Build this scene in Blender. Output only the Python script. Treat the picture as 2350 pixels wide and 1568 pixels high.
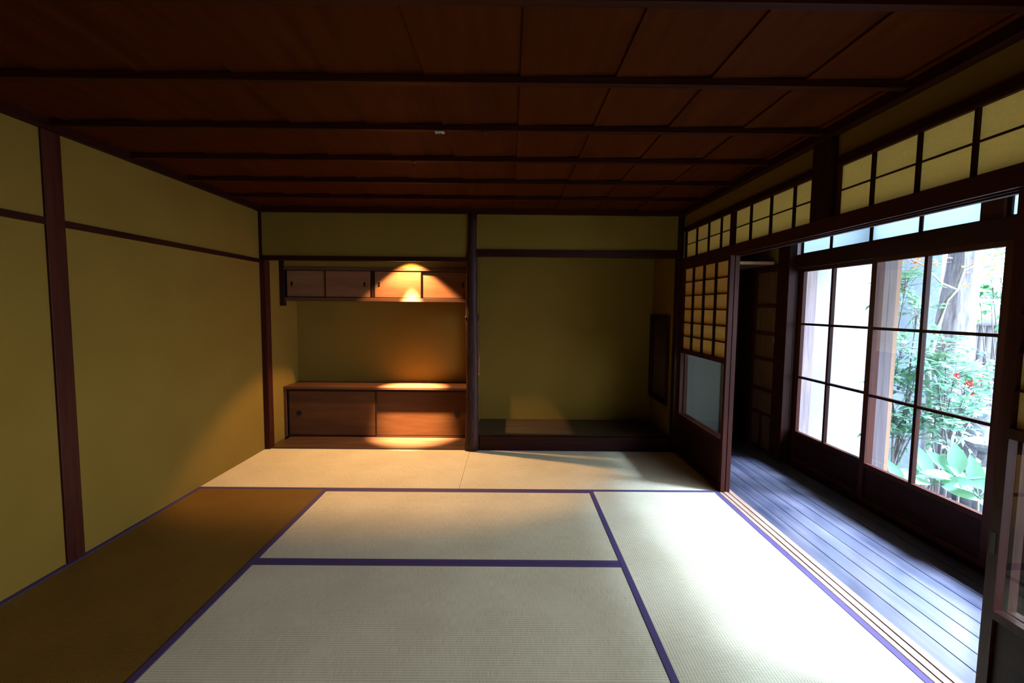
import bpy, math, random
from mathutils import Vector, Matrix

# ------------------------------------------------------------------ camera, light, exposure
scene = bpy.context.scene
col = scene.collection
for o in list(bpy.data.objects):
    bpy.data.objects.remove(o)

CX, CY, CZ, YAW, PITCH, ROLL, FPX = 2.2745, -4.23, 1.3386, 0.005, 0.0738, 0.0097, 1054.19
_f = Vector((math.sin(YAW)*math.cos(PITCH), math.cos(YAW)*math.cos(PITCH), -math.sin(PITCH)))
_rt = Vector((math.cos(YAW), -math.sin(YAW), 0))
_up = _rt.cross(_f)
_r = math.cos(ROLL)*_rt + math.sin(ROLL)*_up
_u = -math.sin(ROLL)*_rt + math.cos(ROLL)*_up
cam = bpy.data.cameras.new('camera')
cam.sensor_fit = 'HORIZONTAL'
cam.sensor_width = 36.0
cam.lens = FPX/2350*36.0
cam.clip_start = 0.05
cam_o = bpy.data.objects.new('camera', cam)
col.objects.link(cam_o)
cam_o.matrix_world = Matrix(((_r.x, _u.x, -_f.x, CX), (_r.y, _u.y, -_f.y, CY), (_r.z, _u.z, -_f.z, CZ), (0, 0, 0, 1)))
scene.camera = cam_o


def at(px, py, Y):
    """world point seen at a pixel of the 2350x1568 photograph, at depth Y"""
    d = _r*((px-1175)/FPX) + _u*(-(py-784)/FPX) + _f
    t = (Y-CY)/d.y
    return Vector((CX, CY, CZ)) + d*t


world = bpy.data.worlds.new('world')
scene.world = world
world.use_nodes = True
wn = world.node_tree.nodes
wn['Background'].inputs['Color'].default_value = (0.74, 0.81, 1.0, 1)
wn['Background'].inputs['Strength'].default_value = 16.5

sun = bpy.data.lights.new('daylight', 'SUN')
sun.energy = 145.0
sun.angle = math.radians(27)
sun.color = (0.53, 0.69, 1.0)
sun_o = bpy.data.objects.new('daylight', sun)
col.objects.link(sun_o)
# shines from the garden side, from in front of the veranda and over the eave
_sd = Vector((-1.0, 0.30, -1.08)).normalized()
sun_o.rotation_euler = _sd.to_track_quat('-Z', 'Y').to_euler()


def portal(name, loc, rot, sx, sy):
    l = bpy.data.lights.new(name, 'AREA')
    l.shape = 'RECTANGLE'
    l.size, l.size_y = sx, sy
    l.cycles.is_portal = True
    o = bpy.data.objects.new(name, l)
    col.objects.link(o)
    o.location = loc
    o.rotation_euler = rot
    return o


portal('window_portal', (4.90, -2.9, 1.15), (0, math.radians(90), 0), 1.9, 5.6)

scene.view_settings.view_transform = 'Standard'
scene.view_settings.look = 'None'
scene.view_settings.exposure = 0.0
scene.view_settings.gamma = 1.0
scene.view_settings.use_curve_mapping = False


# ------------------------------------------------------------------ materials
def new_mat(name):
    m = bpy.data.materials.new(name)
    m.use_nodes = True
    nt = m.node_tree
    return m, nt, nt.nodes['Principled BSDF']


def nd(nt, t, **kw):
    n = nt.nodes.new(t)
    for k, v in kw.items():
        setattr(n, k, v)
    return n


def coords(nt, scale=(1, 1, 1)):
    g = nd(nt, 'ShaderNodeNewGeometry')
    mp = nd(nt, 'ShaderNodeMapping')
    mp.inputs['Scale'].default_value = scale
    nt.links.new(g.outputs['Position'], mp.inputs['Vector'])
    return mp.outputs['Vector']


def ramp(nt, fac, c0, c1, p0=0.3, p1=0.7):
    r = nd(nt, 'ShaderNodeValToRGB')
    r.color_ramp.elements[0].color = (*c0, 1)
    r.color_ramp.elements[1].color = (*c1, 1)
    r.color_ramp.elements[0].position = p0
    r.color_ramp.elements[1].position = p1
    nt.links.new(fac, r.inputs['Fac'])
    return r.outputs['Color']


def bump(nt, h, strength, dist, bsdf):
    b = nd(nt, 'ShaderNodeBump')
    b.inputs['Strength'].default_value = strength
    b.inputs['Distance'].default_value = dist
    nt.links.new(h, b.inputs['Height'])
    nt.links.new(b.outputs['Normal'], bsdf.inputs['Normal'])


def wood(name, c0, c1, axis='Z', rough=0.5, fine=45, long=2.2, bs=0.15, spec=0.4):
    """grain runs along `axis`"""
    m, nt, b = new_mat(name)
    sc = [fine, fine, fine]
    sc['XYZ'.index(axis)] = long
    v = coords(nt, sc)
    n = nd(nt, 'ShaderNodeTexNoise')
    n.inputs['Scale'].default_value = 1.0
    n.inputs['Detail'].default_value = 5
    n.inputs['Roughness'].default_value = 0.6
    nt.links.new(v, n.inputs['Vector'])
    c = ramp(nt, n.outputs['Fac'], c0, c1)
    nt.links.new(c, b.inputs['Base Color'])
    b.inputs['Roughness'].default_value = rough
    b.inputs['Specular IOR Level'].default_value = spec
    bump(nt, n.outputs['Fac'], bs, 0.002, b)
    return m


def plaster(name, c0, c1, sc=300):
    m, nt, b = new_mat(name)
    v = coords(nt)
    n = nd(nt, 'ShaderNodeTexNoise')
    n.inputs['Scale'].default_value = sc
    n.inputs['Detail'].default_value = 3
    n2 = nd(nt, 'ShaderNodeTexNoise')
    n2.inputs['Scale'].default_value = 2.5
    nt.links.new(v, n.inputs['Vector'])
    nt.links.new(v, n2.inputs['Vector'])
    mx = nd(nt, 'ShaderNodeMath', operation='MULTIPLY_ADD')
    mx.inputs[1].default_value = 0.7
    nt.links.new(n.outputs['Fac'], mx.inputs[0])
    m3 = nd(nt, 'ShaderNodeMath', operation='MULTIPLY')
    m3.inputs[1].default_value = 0.3
    nt.links.new(n2.outputs['Fac'], m3.inputs[0])
    nt.links.new(m3.outputs[0], mx.inputs[2])
    nt.links.new(ramp(nt, mx.outputs[0], c0, c1), b.inputs['Base Color'])
    b.inputs['Roughness'].default_value = 0.95
    b.inputs['Specular IOR Level'].default_value = 0.03
    bump(nt, n.outputs['Fac'], 0.35, 0.0015, b)
    return m


def plain(name, c, rough=0.6, metal=0.0, spec=0.4):
    m, nt, b = new_mat(name)
    v = coords(nt)
    n = nd(nt, 'ShaderNodeTexNoise')
    n.inputs['Scale'].default_value = 120
    nt.links.new(v, n.inputs['Vector'])
    d = tuple(x*0.85 for x in c)
    nt.links.new(ramp(nt, n.outputs['Fac'], d, c), b.inputs['Base Color'])
    b.inputs['Roughness'].default_value = rough
    b.inputs['Metallic'].default_value = metal
    b.inputs['Specular IOR Level'].default_value = spec
    return m


def tatami(name, axis, c0=(0.50, 0.43, 0.27), c1=(0.76, 0.67, 0.46)):
    """rush weave: ridges run along `axis`, 12 mm apart"""
    m, nt, b = new_mat(name)
    v = coords(nt)
    sep = nd(nt, 'ShaderNodeSeparateXYZ')
    nt.links.new(v, sep.inputs[0])
    across = sep.outputs['Y' if axis == 'X' else 'X']
    mu = nd(nt, 'ShaderNodeMath', operation='MULTIPLY')
    mu.inputs[1].default_value = 2*math.pi/0.0122
    nt.links.new(across, mu.inputs[0])
    si = nd(nt, 'ShaderNodeMath', operation='SINE')
    nt.links.new(mu.outputs[0], si.inputs[0])
    n = nd(nt, 'ShaderNodeTexNoise')
    n.inputs['Scale'].default_value = 1.0
    n.inputs['Detail'].default_value = 4
    sc = (260, 22, 22) if axis == 'Y' else (22, 260, 22)
    mp = nd(nt, 'ShaderNodeMapping')
    # single rushes cross the ridges
    mp.inputs['Scale'].default_value = (18, 420, 1) if axis == 'Y' else (420, 18, 1)
    nt.links.new(v, mp.inputs['Vector'])
    nt.links.new(mp.outputs[0], n.inputs['Vector'])
    n2 = nd(nt, 'ShaderNodeTexNoise')
    n2.inputs['Scale'].default_value = 3.0
    nt.links.new(v, n2.inputs['Vector'])
    a = nd(nt, 'ShaderNodeMath', operation='MULTIPLY_ADD')
    a.inputs[1].default_value = 0.17
    nt.links.new(si.outputs[0], a.inputs[0])
    nt.links.new(n.outputs['Fac'], a.inputs[2])
    a2 = nd(nt, 'ShaderNodeMath', operation='MULTIPLY_ADD')
    a2.inputs[1].default_value = 0.45
    nt.links.new(n2.outputs['Fac'], a2.inputs[0])
    nt.links.new(a.outputs[0], a2.inputs[2])
    nt.links.new(ramp(nt, a2.outputs[0], c0, c1, 0.42, 1.05), b.inputs['Base Color'])
    b.inputs['Roughness'].default_value = 0.55
    b.inputs['Specular IOR Level'].default_value = 0.25
    bump(nt, a.outputs[0], 0.5, 0.0016, b)
    return m


def glass(name, tint=(0.97, 0.99, 0.98), rough=0.0, gl=1.0):
    m = bpy.data.materials.new(name)
    m.use_nodes = True
    nt = m.node_tree
    nt.nodes.clear()
    out = nd(nt, 'ShaderNodeOutputMaterial')
    tr = nd(nt, 'ShaderNodeBsdfTransparent')
    tr.inputs['Color'].default_value = (*tint, 1)
    g = nd(nt, 'ShaderNodeBsdfGlossy')
    g.inputs['Roughness'].default_value = rough
    lw = nd(nt, 'ShaderNodeLayerWeight')
    lw.inputs['Blend'].default_value = 0.5
    pw = nd(nt, 'ShaderNodeMath', operation='POWER')
    pw.inputs[1].default_value = 5.0
    nt.links.new(lw.outputs['Facing'], pw.inputs[0])
    fr = nd(nt, 'ShaderNodeMath', operation='MULTIPLY_ADD')
    fr.inputs[1].default_value = 0.90
    fr.inputs[2].default_value = 0.035
    nt.links.new(pw.outputs[0], fr.inputs[0])
    mx = nd(nt, 'ShaderNodeMixShader')
    nt.links.new(fr.outputs[0], mx.inputs[0])
    nt.links.new(tr.outputs[0], mx.inputs[1])
    nt.links.new(g.outputs[0], mx.inputs[2])
    nt.links.new(mx.outputs[0], out.inputs['Surface'])
    return m


def translucent(name, c, tfac=0.5, tc=None, clear=0.0):
    m = bpy.data.materials.new(name)
    m.use_nodes = True
    nt = m.node_tree
    nt.nodes.clear()
    out = nd(nt, 'ShaderNodeOutputMaterial')
    d = nd(nt, 'ShaderNodeBsdfDiffuse')
    v = coords(nt)
    n = nd(nt, 'ShaderNodeTexNoise')
    n.inputs['Scale'].default_value = 90
    n.inputs['Detail'].default_value = 4
    nt.links.new(v, n.inputs['Vector'])
    cc = ramp(nt, n.outputs['Fac'], tuple(x*0.86 for x in c), c)
    nt.links.new(cc, d.inputs['Color'])
    t = nd(nt, 'ShaderNodeBsdfTranslucent')
    t.inputs['Color'].default_value = (*(tc or c), 1)
    mx = nd(nt, 'ShaderNodeMixShader')
    mx.inputs[0].default_value = tfac
    nt.links.new(d.outputs[0], mx.inputs[1])
    nt.links.new(t.outputs[0], mx.inputs[2])
    last = mx
    if clear:
        tr = nd(nt, 'ShaderNodeBsdfTransparent')
        m2 = nd(nt, 'ShaderNodeMixShader')
        m2.inputs[0].default_value = clear
        nt.links.new(mx.outputs[0], m2.inputs[1])
        nt.links.new(tr.outputs[0], m2.inputs[2])
        last = m2
    nt.links.new(last.outputs[0], out.inputs['Surface'])
    return m


DK0, DK1 = (0.011, 0.0018, 0.0009), (0.024, 0.0045, 0.0018)
M = {}
M['plaster'] = plaster('ochre_plaster', (0.128, 0.0775, 0.0125), (0.175, 0.108, 0.0190))
M['plaster_out'] = plaster('garden_plaster', (0.30, 0.31, 0.32), (0.42, 0.43, 0.44), 60)
for ax in 'XYZ':
    M['dark'+ax] = wood('dark_timber_'+ax.lower(), DK0, DK1, ax, 0.5, spec=0.1)
    M['door'+ax] = wood('door_timber_'+ax.lower(), (0.022, 0.0036, 0.0018), (0.045, 0.0095, 0.0045), ax, 0.5, spec=0.12)
M['ceil'] = wood('ceiling_board', (0.031, 0.0052, 0.0004), (0.056, 0.0105, 0.0009), 'Y', 0.6, spec=0.03, fine=18, long=1.2)
M['batten'] = wood('ceiling_batten_wood', (0.016, 0.0025, 0.0004), (0.032, 0.005, 0.0008), 'X', 0.5, spec=0.08)
M['cabinet'] = wood('cabinet_timber', (0.050, 0.019, 0.009), (0.095, 0.037, 0.018), 'X', 0.42)
M['cabdark'] = wood('cabinet_edge_timber', (0.010, 0.0035, 0.002), (0.024, 0.008, 0.004), 'X', 0.45, spec=0.15)
M['cabdoor'] = wood('cabinet_door_paper', (0.125, 0.052, 0.023), (0.19, 0.085, 0.043), 'X', 0.6, fine=9, long=2, spec=0.08)
M['lowdoor'] = wood('low_cabinet_door_paper', (0.060, 0.022, 0.008), (0.088, 0.036, 0.014), 'X', 0.55, fine=14, long=2, spec=0.1)
M['hassle'] = wood('alcove_board', (0.042, 0.019, 0.010), (0.088, 0.044, 0.025), 'X', 0.4, fine=16, long=1.5)
M['toko'] = wood('tokonoma_board', (0.030, 0.020, 0.014), (0.060, 0.040, 0.028), 'X', 0.35, fine=20, long=1.5)
M['lattice'] = wood('reed_lattice', (0.06, 0.026, 0.012), (0.11, 0.05, 0.024), 'Z', 0.6)
M['log'] = wood('bark_log', (0.012, 0.005, 0.005), (0.042, 0.015, 0.010), 'Z', 0.5, fine=60, long=8, bs=0.5, spec=0.15)
M['boarddoor'] = wood('sliding_board_wood', (0.06, 0.023, 0.008), (0.11, 0.048, 0.019), 'Z', 0.6, fine=30)
M['tatX'] = tatami('tatami_rush_across', 'X')
M['tatY'] = tatami('tatami_rush_along', 'Y')
M['tatO'] = tatami('tatami_rush_brown', 'Y', (0.125, 0.060, 0.008), (0.21, 0.108, 0.016))  # darker, browner rush colour for the left mat
M['heri'] = plain('purple_cloth_border', (0.070, 0.042, 0.125), 0.7)
M['black'] = plain('black_iron', (0.02, 0.02, 0.022), 0.4, 0.6)
M['pale'] = plain('pale_metal', (0.30, 0.29, 0.24), 0.5, 0.3)
M['paper'] = translucent('shoji_paper', (0.92, 0.66, 0.23), 0.14, (0.92, 0.70, 0.30))
M['paper2'] = translucent('transom_paper', (0.92, 0.71, 0.28), 0.48, (0.92, 0.76, 0.36))
M['frost'] = translucent('frosted_glass', (0.5, 0.62, 0.68), 0.75, (0.62, 0.74, 0.80), 0.0)
M['glass'] = glass('window_glass')
M['sill'] = wood('sill_wood', (0.26, 0.15, 0.10), (0.42, 0.27, 0.19), 'Y', 0.4)
M['pinkwood'] = wood('pale_door_jamb', (0.30, 0.16, 0.09), (0.42, 0.24, 0.14), 'Z', 0.5)
M['plaster_shaded'] = plaster('shaded_garden_plaster', (0.060, 0.075, 0.095), (0.095, 0.115, 0.14), 40)  # shade on the garden wall's far part, put into a darker, bluer colour
M['jambpale'] = wood('pale_upright', (0.13, 0.065, 0.03), (0.19, 0.10, 0.05), 'Z', 0.6)
M['jambdark'] = wood('dark_upright', (0.030, 0.020, 0.022), (0.060, 0.042, 0.045), 'Z', 0.6)
M['greyjamb'] = wood('weathered_upright', (0.20, 0.15, 0.16), (0.34, 0.27, 0.28), 'Z', 0.6)
M['plaster_grey'] = plaster('grey_plaster', (0.085, 0.09, 0.08), (0.13, 0.135, 0.12))
M['soil'] = plaster('garden_soil', (0.035, 0.038, 0.035), (0.10, 0.10, 0.09), 30)
M['bark'] = wood('tree_bark', (0.15, 0.15, 0.20), (0.42, 0.42, 0.50), 'Z', 0.85, fine=40, long=5, bs=1.0, spec=0.1)
M['twig'] = plain('brown_stem', (0.14, 0.12, 0.12), 0.8)
M['bamboo'] = wood('split_bamboo', (0.15, 0.14, 0.15), (0.24, 0.23, 0.25), 'Z', 0.5)
M['bamboopole'] = wood('bamboo_pole', (0.26, 0.27, 0.25), (0.38, 0.39, 0.37), 'X', 0.4)
M['stone'] = plaster('grey_stone', (0.09, 0.10, 0.11), (0.22, 0.23, 0.25), 45)
M['berry'] = plain('red_berry', (0.75, 0.04, 0.03), 0.35)
M['tile'] = plain('grey_roof_tile', (0.25, 0.26, 0.28), 0.6)


def leafmat(name, c, t):
    return translucent(name, c, 0.45, t)


M['nandina'] = leafmat('nandina_leaf', (0.15, 0.29, 0.22), (0.22, 0.42, 0.24))
M['maple'] = leafmat('maple_leaf', (0.62, 0.32, 0.14), (0.9, 0.5, 0.2))
M['aspid'] = leafmat('broad_leaf', (0.12, 0.24, 0.16), (0.18, 0.36, 0.19))
M['shrub'] = leafmat('dark_shrub_leaf', (0.07, 0.19, 0.10), (0.15, 0.4, 0.14))

# veranda floor: narrow worn boards running along Y, gaps modelled in the mesh
m, nt, b = new_mat('veranda_board')
v = coords(nt, (28, 1.6, 28))
n = nd(nt, 'ShaderNodeTexNoise')
n.inputs['Scale'].default_value = 1.0
n.inputs['Detail'].default_value = 5
nt.links.new(v, n.inputs['Vector'])
v2 = coords(nt, (5, 2.2, 5))
n2 = nd(nt, 'ShaderNodeTexNoise')
n2.inputs['Scale'].default_value = 1.3
n2.inputs['Detail'].default_value = 6
nt.links.new(v2, n2.inputs['Vector'])
ad = nd(nt, 'ShaderNodeMath', operation='MULTIPLY_ADD')
ad.inputs[1].default_value = 0.45
nt.links.new(n.outputs['Fac'], ad.inputs[0])
h = nd(nt, 'ShaderNodeMath', operation='MULTIPLY')
h.inputs[1].default_value = 0.55
nt.links.new(n2.outputs['Fac'], h.inputs[0])
nt.links.new(h.outputs[0], ad.inputs[2])
nt.links.new(ramp(nt, ad.outputs[0], (0.030, 0.034, 0.060), (0.105, 0.095, 0.125), 0.38, 0.66), b.inputs['Base Color'])
rr = nd(nt, 'ShaderNodeMapRange')
rr.inputs['To Min'].default_value = 0.22
rr.inputs['To Max'].default_value = 0.42
nt.links.new(n2.outputs['Fac'], rr.inputs['Value'])
nt.links.new(rr.outputs[0], b.inputs['Roughness'])
b.inputs['Specular IOR Level'].default_value = 1.0
b.inputs['Coat Weight'].default_value = 0.8
b.inputs['Coat Roughness'].default_value = 0.22
b.inputs['Coat IOR'].default_value = 1.6
bump(nt, n.outputs['Fac'], 0.15, 0.0015, b)
M['veranda'] = m


# ------------------------------------------------------------------ mesh helpers
class MB:
    def __init__(self):
        self.v, self.f, self.s = [], [], []

    def box(self, x0, x1, y0, y1, z0, z1):
        if x0 > x1: x0, x1 = x1, x0
        if y0 > y1: y0, y1 = y1, y0
        if z0 > z1: z0, z1 = z1, z0
        i = len(self.v)
        self.v += [(x0, y0, z0), (x1, y0, z0), (x1, y1, z0), (x0, y1, z0),
                   (x0, y0, z1), (x1, y0, z1), (x1, y1, z1), (x0, y1, z1)]
        for q in ((0, 3, 2, 1), (4, 5, 6, 7), (0, 1, 5, 4), (1, 2, 6, 5), (2, 3, 7, 6), (3, 0, 4, 7)):
            self.f.append(tuple(i+k for k in q)); self.s.append(False)
        return self

    def tube(self, pts, rad, n=8, wob=0.0, rng=None, caps=True, smooth=True):
        pts = [Vector(p) for p in pts]
        if not hasattr(rad, '__len__'):
            rad = [rad]*len(pts)
        base = len(self.v)
        up = Vector((0, 0, 1))
        for k, p in enumerate(pts):
            t = (pts[min(k+1, len(pts)-1)]-pts[max(k-1, 0)]).normalized()
            a = t.cross(up)
            if a.length < 0.3:
                a = t.cross(Vector((0, 1, 0)))
            a.normalize()
            bq = t.cross(a)
            for j in range(n):
                an = 2*math.pi*j/n
                r = rad[k]*(1+(rng.uniform(-wob, wob) if rng else 0))
                self.v.append(tuple(p+a*math.cos(an)*r+bq*math.sin(an)*r))
        for k in range(len(pts)-1):
            for j in range(n):
                a0 = base+k*n+j
                a1 = base+k*n+(j+1) % n
                self.f.append((a0, a1, a1+n, a0+n)); self.s.append(smooth)
        if caps:
            self.f.append(tuple(base+j for j in range(n-1, -1, -1))); self.s.append(False)
            e = base+(len(pts)-1)*n
            self.f.append(tuple(e+j for j in range(n))); self.s.append(False)
        return self

    def prism(self, poly, z0, z1):
        """poly of (x, y), extruded in z"""
        i = len(self.v)
        n = len(poly)
        self.v += [(x, y, z0) for x, y in poly]+[(x, y, z1) for x, y in poly]
        self.f.append(tuple(i+k for k in range(n-1, -1, -1))); self.s.append(False)
        self.f.append(tuple(i+n+k for k in range(n))); self.s.append(False)
        for k in range(n):
            a, b2 = i+k, i+(k+1) % n
            self.f.append((a, b2, b2+n, a+n)); self.s.append(False)
        return self

    def leaf(self, p, d, w, l, nrm, curl=0.15, seg=4):
        """pointed leaf, base p, direction d, half width w, length l, folded along its midrib"""
        d = d.normalized()
        s = d.cross(nrm)
        if s.length < 1e-4:
            s = d.cross(Vector((1, 0.1, 0)))
        s.normalize()
        nn = s.cross(d)
        base = len(self.v)
        for k in range(seg+1):
            t = k/seg
            ww = w*math.sin(math.pi*min(1, t*0.97+0.03)**0.85)
            c = p+d*(l*t)-nn*(curl*l*t*t)
            self.v += [tuple(c-s*ww+nn*ww*0.25), tuple(c), tuple(c+s*ww+nn*ww*0.25)]
        for k in range(seg):
            a = base+k*3
            self.f += [(a, a+1, a+4, a+3), (a+1, a+2, a+5, a+4)]
            self.s += [True, True]
        return self

    def build(self, name, mat, parent=None, bevel=0.0, label=None):
        off = parent_loc(parent)
        me = bpy.data.meshes.new(name)
        me.from_pydata([(x-off.x, y-off.y, z-off.z) for x, y, z in self.v], [], self.f)
        me.polygons.foreach_set('use_smooth', self.s)
        me.materials.append(mat)
        me.update()
        o = bpy.data.objects.new(name, me)
        col.objects.link(o)
        if parent:
            o.parent = parent
        if bevel:
            bv = o.modifiers.new('bevel', 'BEVEL')
            bv.width = bevel
            bv.segments = 2
            bv.limit_method = 'ANGLE'
        if label:
            o['label'] = label
        return o


def parent_loc(p):
    v = Vector((0, 0, 0))
    while p:
        v += p.location
        p = p.parent
    return v


def thing(name, label, cat, loc, group=None):
    o = bpy.data.objects.new(name, None)
    o.empty_display_size = 0.1
    col.objects.link(o)
    o.location = loc
    o['label'] = label
    o['category'] = cat
    if group:
        o['group'] = group
    return o


def tag(o, label, cat, group=None, kind=None):
    o['label'] = label
    o['category'] = cat
    if group: o['group'] = group
    if kind: o['kind'] = kind
    return o


def struct(name, mb, mat, bevel=0.0, label=None):
    o = mb.build(name, mat, None, bevel)
    o['kind'] = 'structure'
    if label:
        o['label'] = label
    return o


T = 0.955
CEIL = 2.18
YB = -5.7        # rear of the building, behind the camera

# ------------------------------------------------------------------ the setting: walls, floor, ceiling
struct('floor', MB().box(-0.1, 3.822, YB, 0.8, -0.12, -0.055), M['darkX'])
struct('wall_left', MB().box(-0.10, 0.0, YB, 0.80, -0.06, 2.35), M['plaster'], label='ochre plaster wall on the left')
# left wall timber
struct('trim_1', MB().box(0.0, 0.012, -1.848, -0.02, 1.722, 1.756), M['darkY'], label='thin dark rail across the left wall')
struct('trim_2', MB().box(0.0, 0.012, YB, -1.945, 1.722, 1.756), M['darkY'], label='thin dark rail on the nearer part of the left wall')
struct('trim_3', MB().box(-0.02, 0.012, -1.945, -1.848, 0.0, CEIL), M['doorZ'], 0.003, label='red-brown post set in the left wall')
struct('trim_4', MB().box(-0.02, 0.052, -0.02, 0.06, 0.0, 1.75), M['doorZ'], 0.004, label='red-brown post at the left front corner of the shelf alcove')
struct('trim_5', MB().box(-0.02, 0.020, -0.02, 0.06, 1.75, CEIL), M['darkZ'], 0.002)
# rear wall and next room, behind the camera
struct('wall_rear', MB().box(-0.1, 5.0, YB-0.1, YB, -0.5, 2.6), M['plaster'])
struct('wall_right', MB().box(3.84, 3.90, -3.80, -3.74, 0.0, 1.72), M['darkZ'])
# back wall: upper plaster strips over the two alcoves, alcove backs
struct('wall_back', MB().box(0.0, 1.90, 0.0, 0.045, 1.787, 2.35), M['plaster'], label='plaster strip above the shelf alcove')
struct('wall_back_upper', MB().box(1.955, 3.80, 0.0, 0.045, 1.862, 2.35), M['plaster'], label='plaster strip above the picture alcove')
struct('wall_alcove_left', MB().box(-0.1, 1.90, 0.69, 0.80, -0.06, 2.35), M['plaster'], label='ochre plaster back of the shelf alcove')
struct('wall_alcove_right', MB().box(1.90, 3.95, 0.69, 0.80, -0.06, 2.45), M['plaster'], label='ochre plaster back of the empty alcove')
struct('wall_alcove_side', MB().box(3.80, 3.93, 0.001, 0.69, -0.12, -0.005).box(3.80, 3.90, 0.045, 0.69, -0.005, 0.405).box(3.80, 3.90, 0.045, 0.69, 1.275, 2.45)
       .box(3.80, 3.90, 0.045, 0.13, 0.405, 1.275).box(3.87, 3.90, 0.13, 0.69, 0.405, 1.275), M['plaster'], label='plaster side wall of the empty alcove')
# divider between the alcoves with its opening
struct('wall_divider', MB().box(1.895, 1.955, 0.045, 0.69, 0.0, 0.65).box(1.895, 1.955, 0.045, 0.69, 1.25, 2.35)
       .box(1.895, 1.955, 0.52, 0.69, 0.65, 1.25).box(1.895, 1.955, 0.045, 0.13, 0.65, 1.25), M['plaster'])
struct('trim_6', MB().box(1.885, 1.965, 0.12, 0.135, 0.64, 1.26).box(1.885, 1.965, 0.515, 0.53, 0.64, 1.26)
       .box(1.885, 1.965, 0.135, 0.515, 0.64, 0.652).box(1.885, 1.965, 0.135, 0.515, 1.248, 1.26), M['boarddoor'], label='wooden rim of the opening between the alcoves')
struct('trim_7', MB().box(0.02, 1.885, -0.022, 0.035, 1.748, 1.787), M['darkX'], 0.003, label='dark rail over the shelf alcove')
struct('trim_8', MB().box(1.965, 3.80, -0.022, 0.035, 1.80, 1.862), M['darkX'], 0.003, label='thick dark rail over the empty alcove')
struct('trim_9', MB().box(3.795, 3.845, -0.03, 0.05, 0.0, CEIL), M['darkZ'], 0.003, label='dark corner post right of the empty alcove')
struct('ceiling_alcove_left', MB().box(0.0, 1.895, 0.045, 0.69, 2.03, 2.05), M['ceil'])
struct('ceiling_alcove_right', MB().box(1.955, 3.80, 0.045, 0.69, 2.36, 2.38), M['ceil'])

# ceiling: lapped boards running along Y, every joint a small step
cb = MB()
x = 0.11-0.366
k = 0
while x < 3.86:
    x0, x1 = max(x, -0.05), min(x+0.366, 3.87)
    i = len(cb.v)
    zl, zr = 2.222, 2.232      # each board dips at its left edge
    cb.v += [(x0, YB, zl), (x1+0.004, YB, zr), (x1+0.004, 0.02, zr), (x0, 0.02, zl),
             (x0, YB, zl+0.012), (x1, YB, zr+0.012), (x1, 0.02, zr+0.012), (x0, 0.02, zl+0.012)]
    for q in ((0, 3, 2, 1), (4, 5, 6, 7), (0, 1, 5, 4), (1, 2, 6, 5), (2, 3, 7, 6), (3, 0, 4, 7)):
        cb.f.append(tuple(i+kk for kk in q)); cb.s.append(False)
    x += 0.366
    k += 1
struct('ceiling', cb, M['ceil'], label='reddish brown board ceiling')
struct('ceiling_cover', MB().box(-0.1, 3.95, YB, 0.8, 2.46, 2.5), M['darkX'])
# edge moulding of the ceiling
struct('trim_10', MB().box(0.0, 0.035, YB, 0.0, CEIL, 2.235), M['darkY'])
struct('trim_11', MB().box(0.0, 3.86, -0.04, 0.0, CEIL-0.004, 2.235), M['batten'])
struct('trim_12', MB().box(3.80, 3.86, YB, -0.04, CEIL, 2.235), M['darkY'])
nb = 13
for k in range(1, 12):
    y = -0.4775*k
    struct('trim_%d' % nb, MB().box(0.035, 3.80, y-0.016, y+0.016, 2.196, 2.224), M['batten'], 0.002, label='ceiling batten')
    nb += 1


def hook(px, py, y, label, plate=False):
    p = at(px, py, y)
    t = thing('ceiling_hook', label, 'hook', (p.x, y, 2.196))
    if plate:
        MB().box(p.x-0.024, p.x+0.024, y-0.014, y+0.014, 2.187, 2.1955).build('plate', M['pale'], t, 0.003)
        MB().tube([(p.x-0.008, y, 2.1868), (p.x, y, 2.180), (p.x+0.008, y, 2.1868)], 0.0022, 6).build('loop', M['black'], t)
    else:
        MB().box(p.x-0.009, p.x+0.009, y-0.009, y+0.009, 2.191, 2.1955).build('plate', M['black'], t)
        pts = [(p.x, y, 2.191), (p.x, y, 2.181), (p.x+0.005, y, 2.175), (p.x+0.003, y, 2.168), (p.x-0.004, y, 2.170)]
        MB().tube(pts, 0.0018, 6).build('loop', M['black'], t)


hook(1009, 320, -1.91+0.0, 'small pale metal plate screwed under a ceiling batten', True)
hook(1107, 314, -1.91, 'tiny dark hook on the batten right of the pale plate')
hook(949, 381, -1.4325, 'tiny dark hook on the batten above the shelf alcove')

# ------------------------------------------------------------------ tatami mats


def mat_(x0, x1, y0, y1, axis, label, borders=(1, 1), hw=0.030, mat=None):
    g = 0.0012
    t = thing('tatami_mat', label, 'tatami mat', ((x0+x1)/2, (y0+y1)/2, -0.055), 'tatami mats on the floor')
    a0, a1, b0, b1 = x0+g, x1-g, y0+g, y1-g
    MB().box(a0, a1, b0, b1, -0.0545, -0.0015).build('rush_cover', mat or M['tat'+axis], t)
    bw = [hw if q == 1 else q for q in borders]
    if axis == 'X':
        if bw[0]: MB().box(a0, a1, b0, b0+bw[0], -0.0014, 0.0004).build('cloth_border', M['heri'], t)
        if bw[1]: MB().box(a0, a1, b1-bw[1], b1, -0.0014, 0.0004).build('cloth_border', M['heri'], t)
    else:
        if bw[0]: MB().box(a0, a0+bw[0], b0, b1, -0.0014, 0.0004).build('cloth_border', M['heri'], t)
        if bw[1]: MB().box(a1-bw[1], a1, b0, b1, -0.0014, 0.0004).build('cloth_border', M['heri'], t)
    return t


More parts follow.
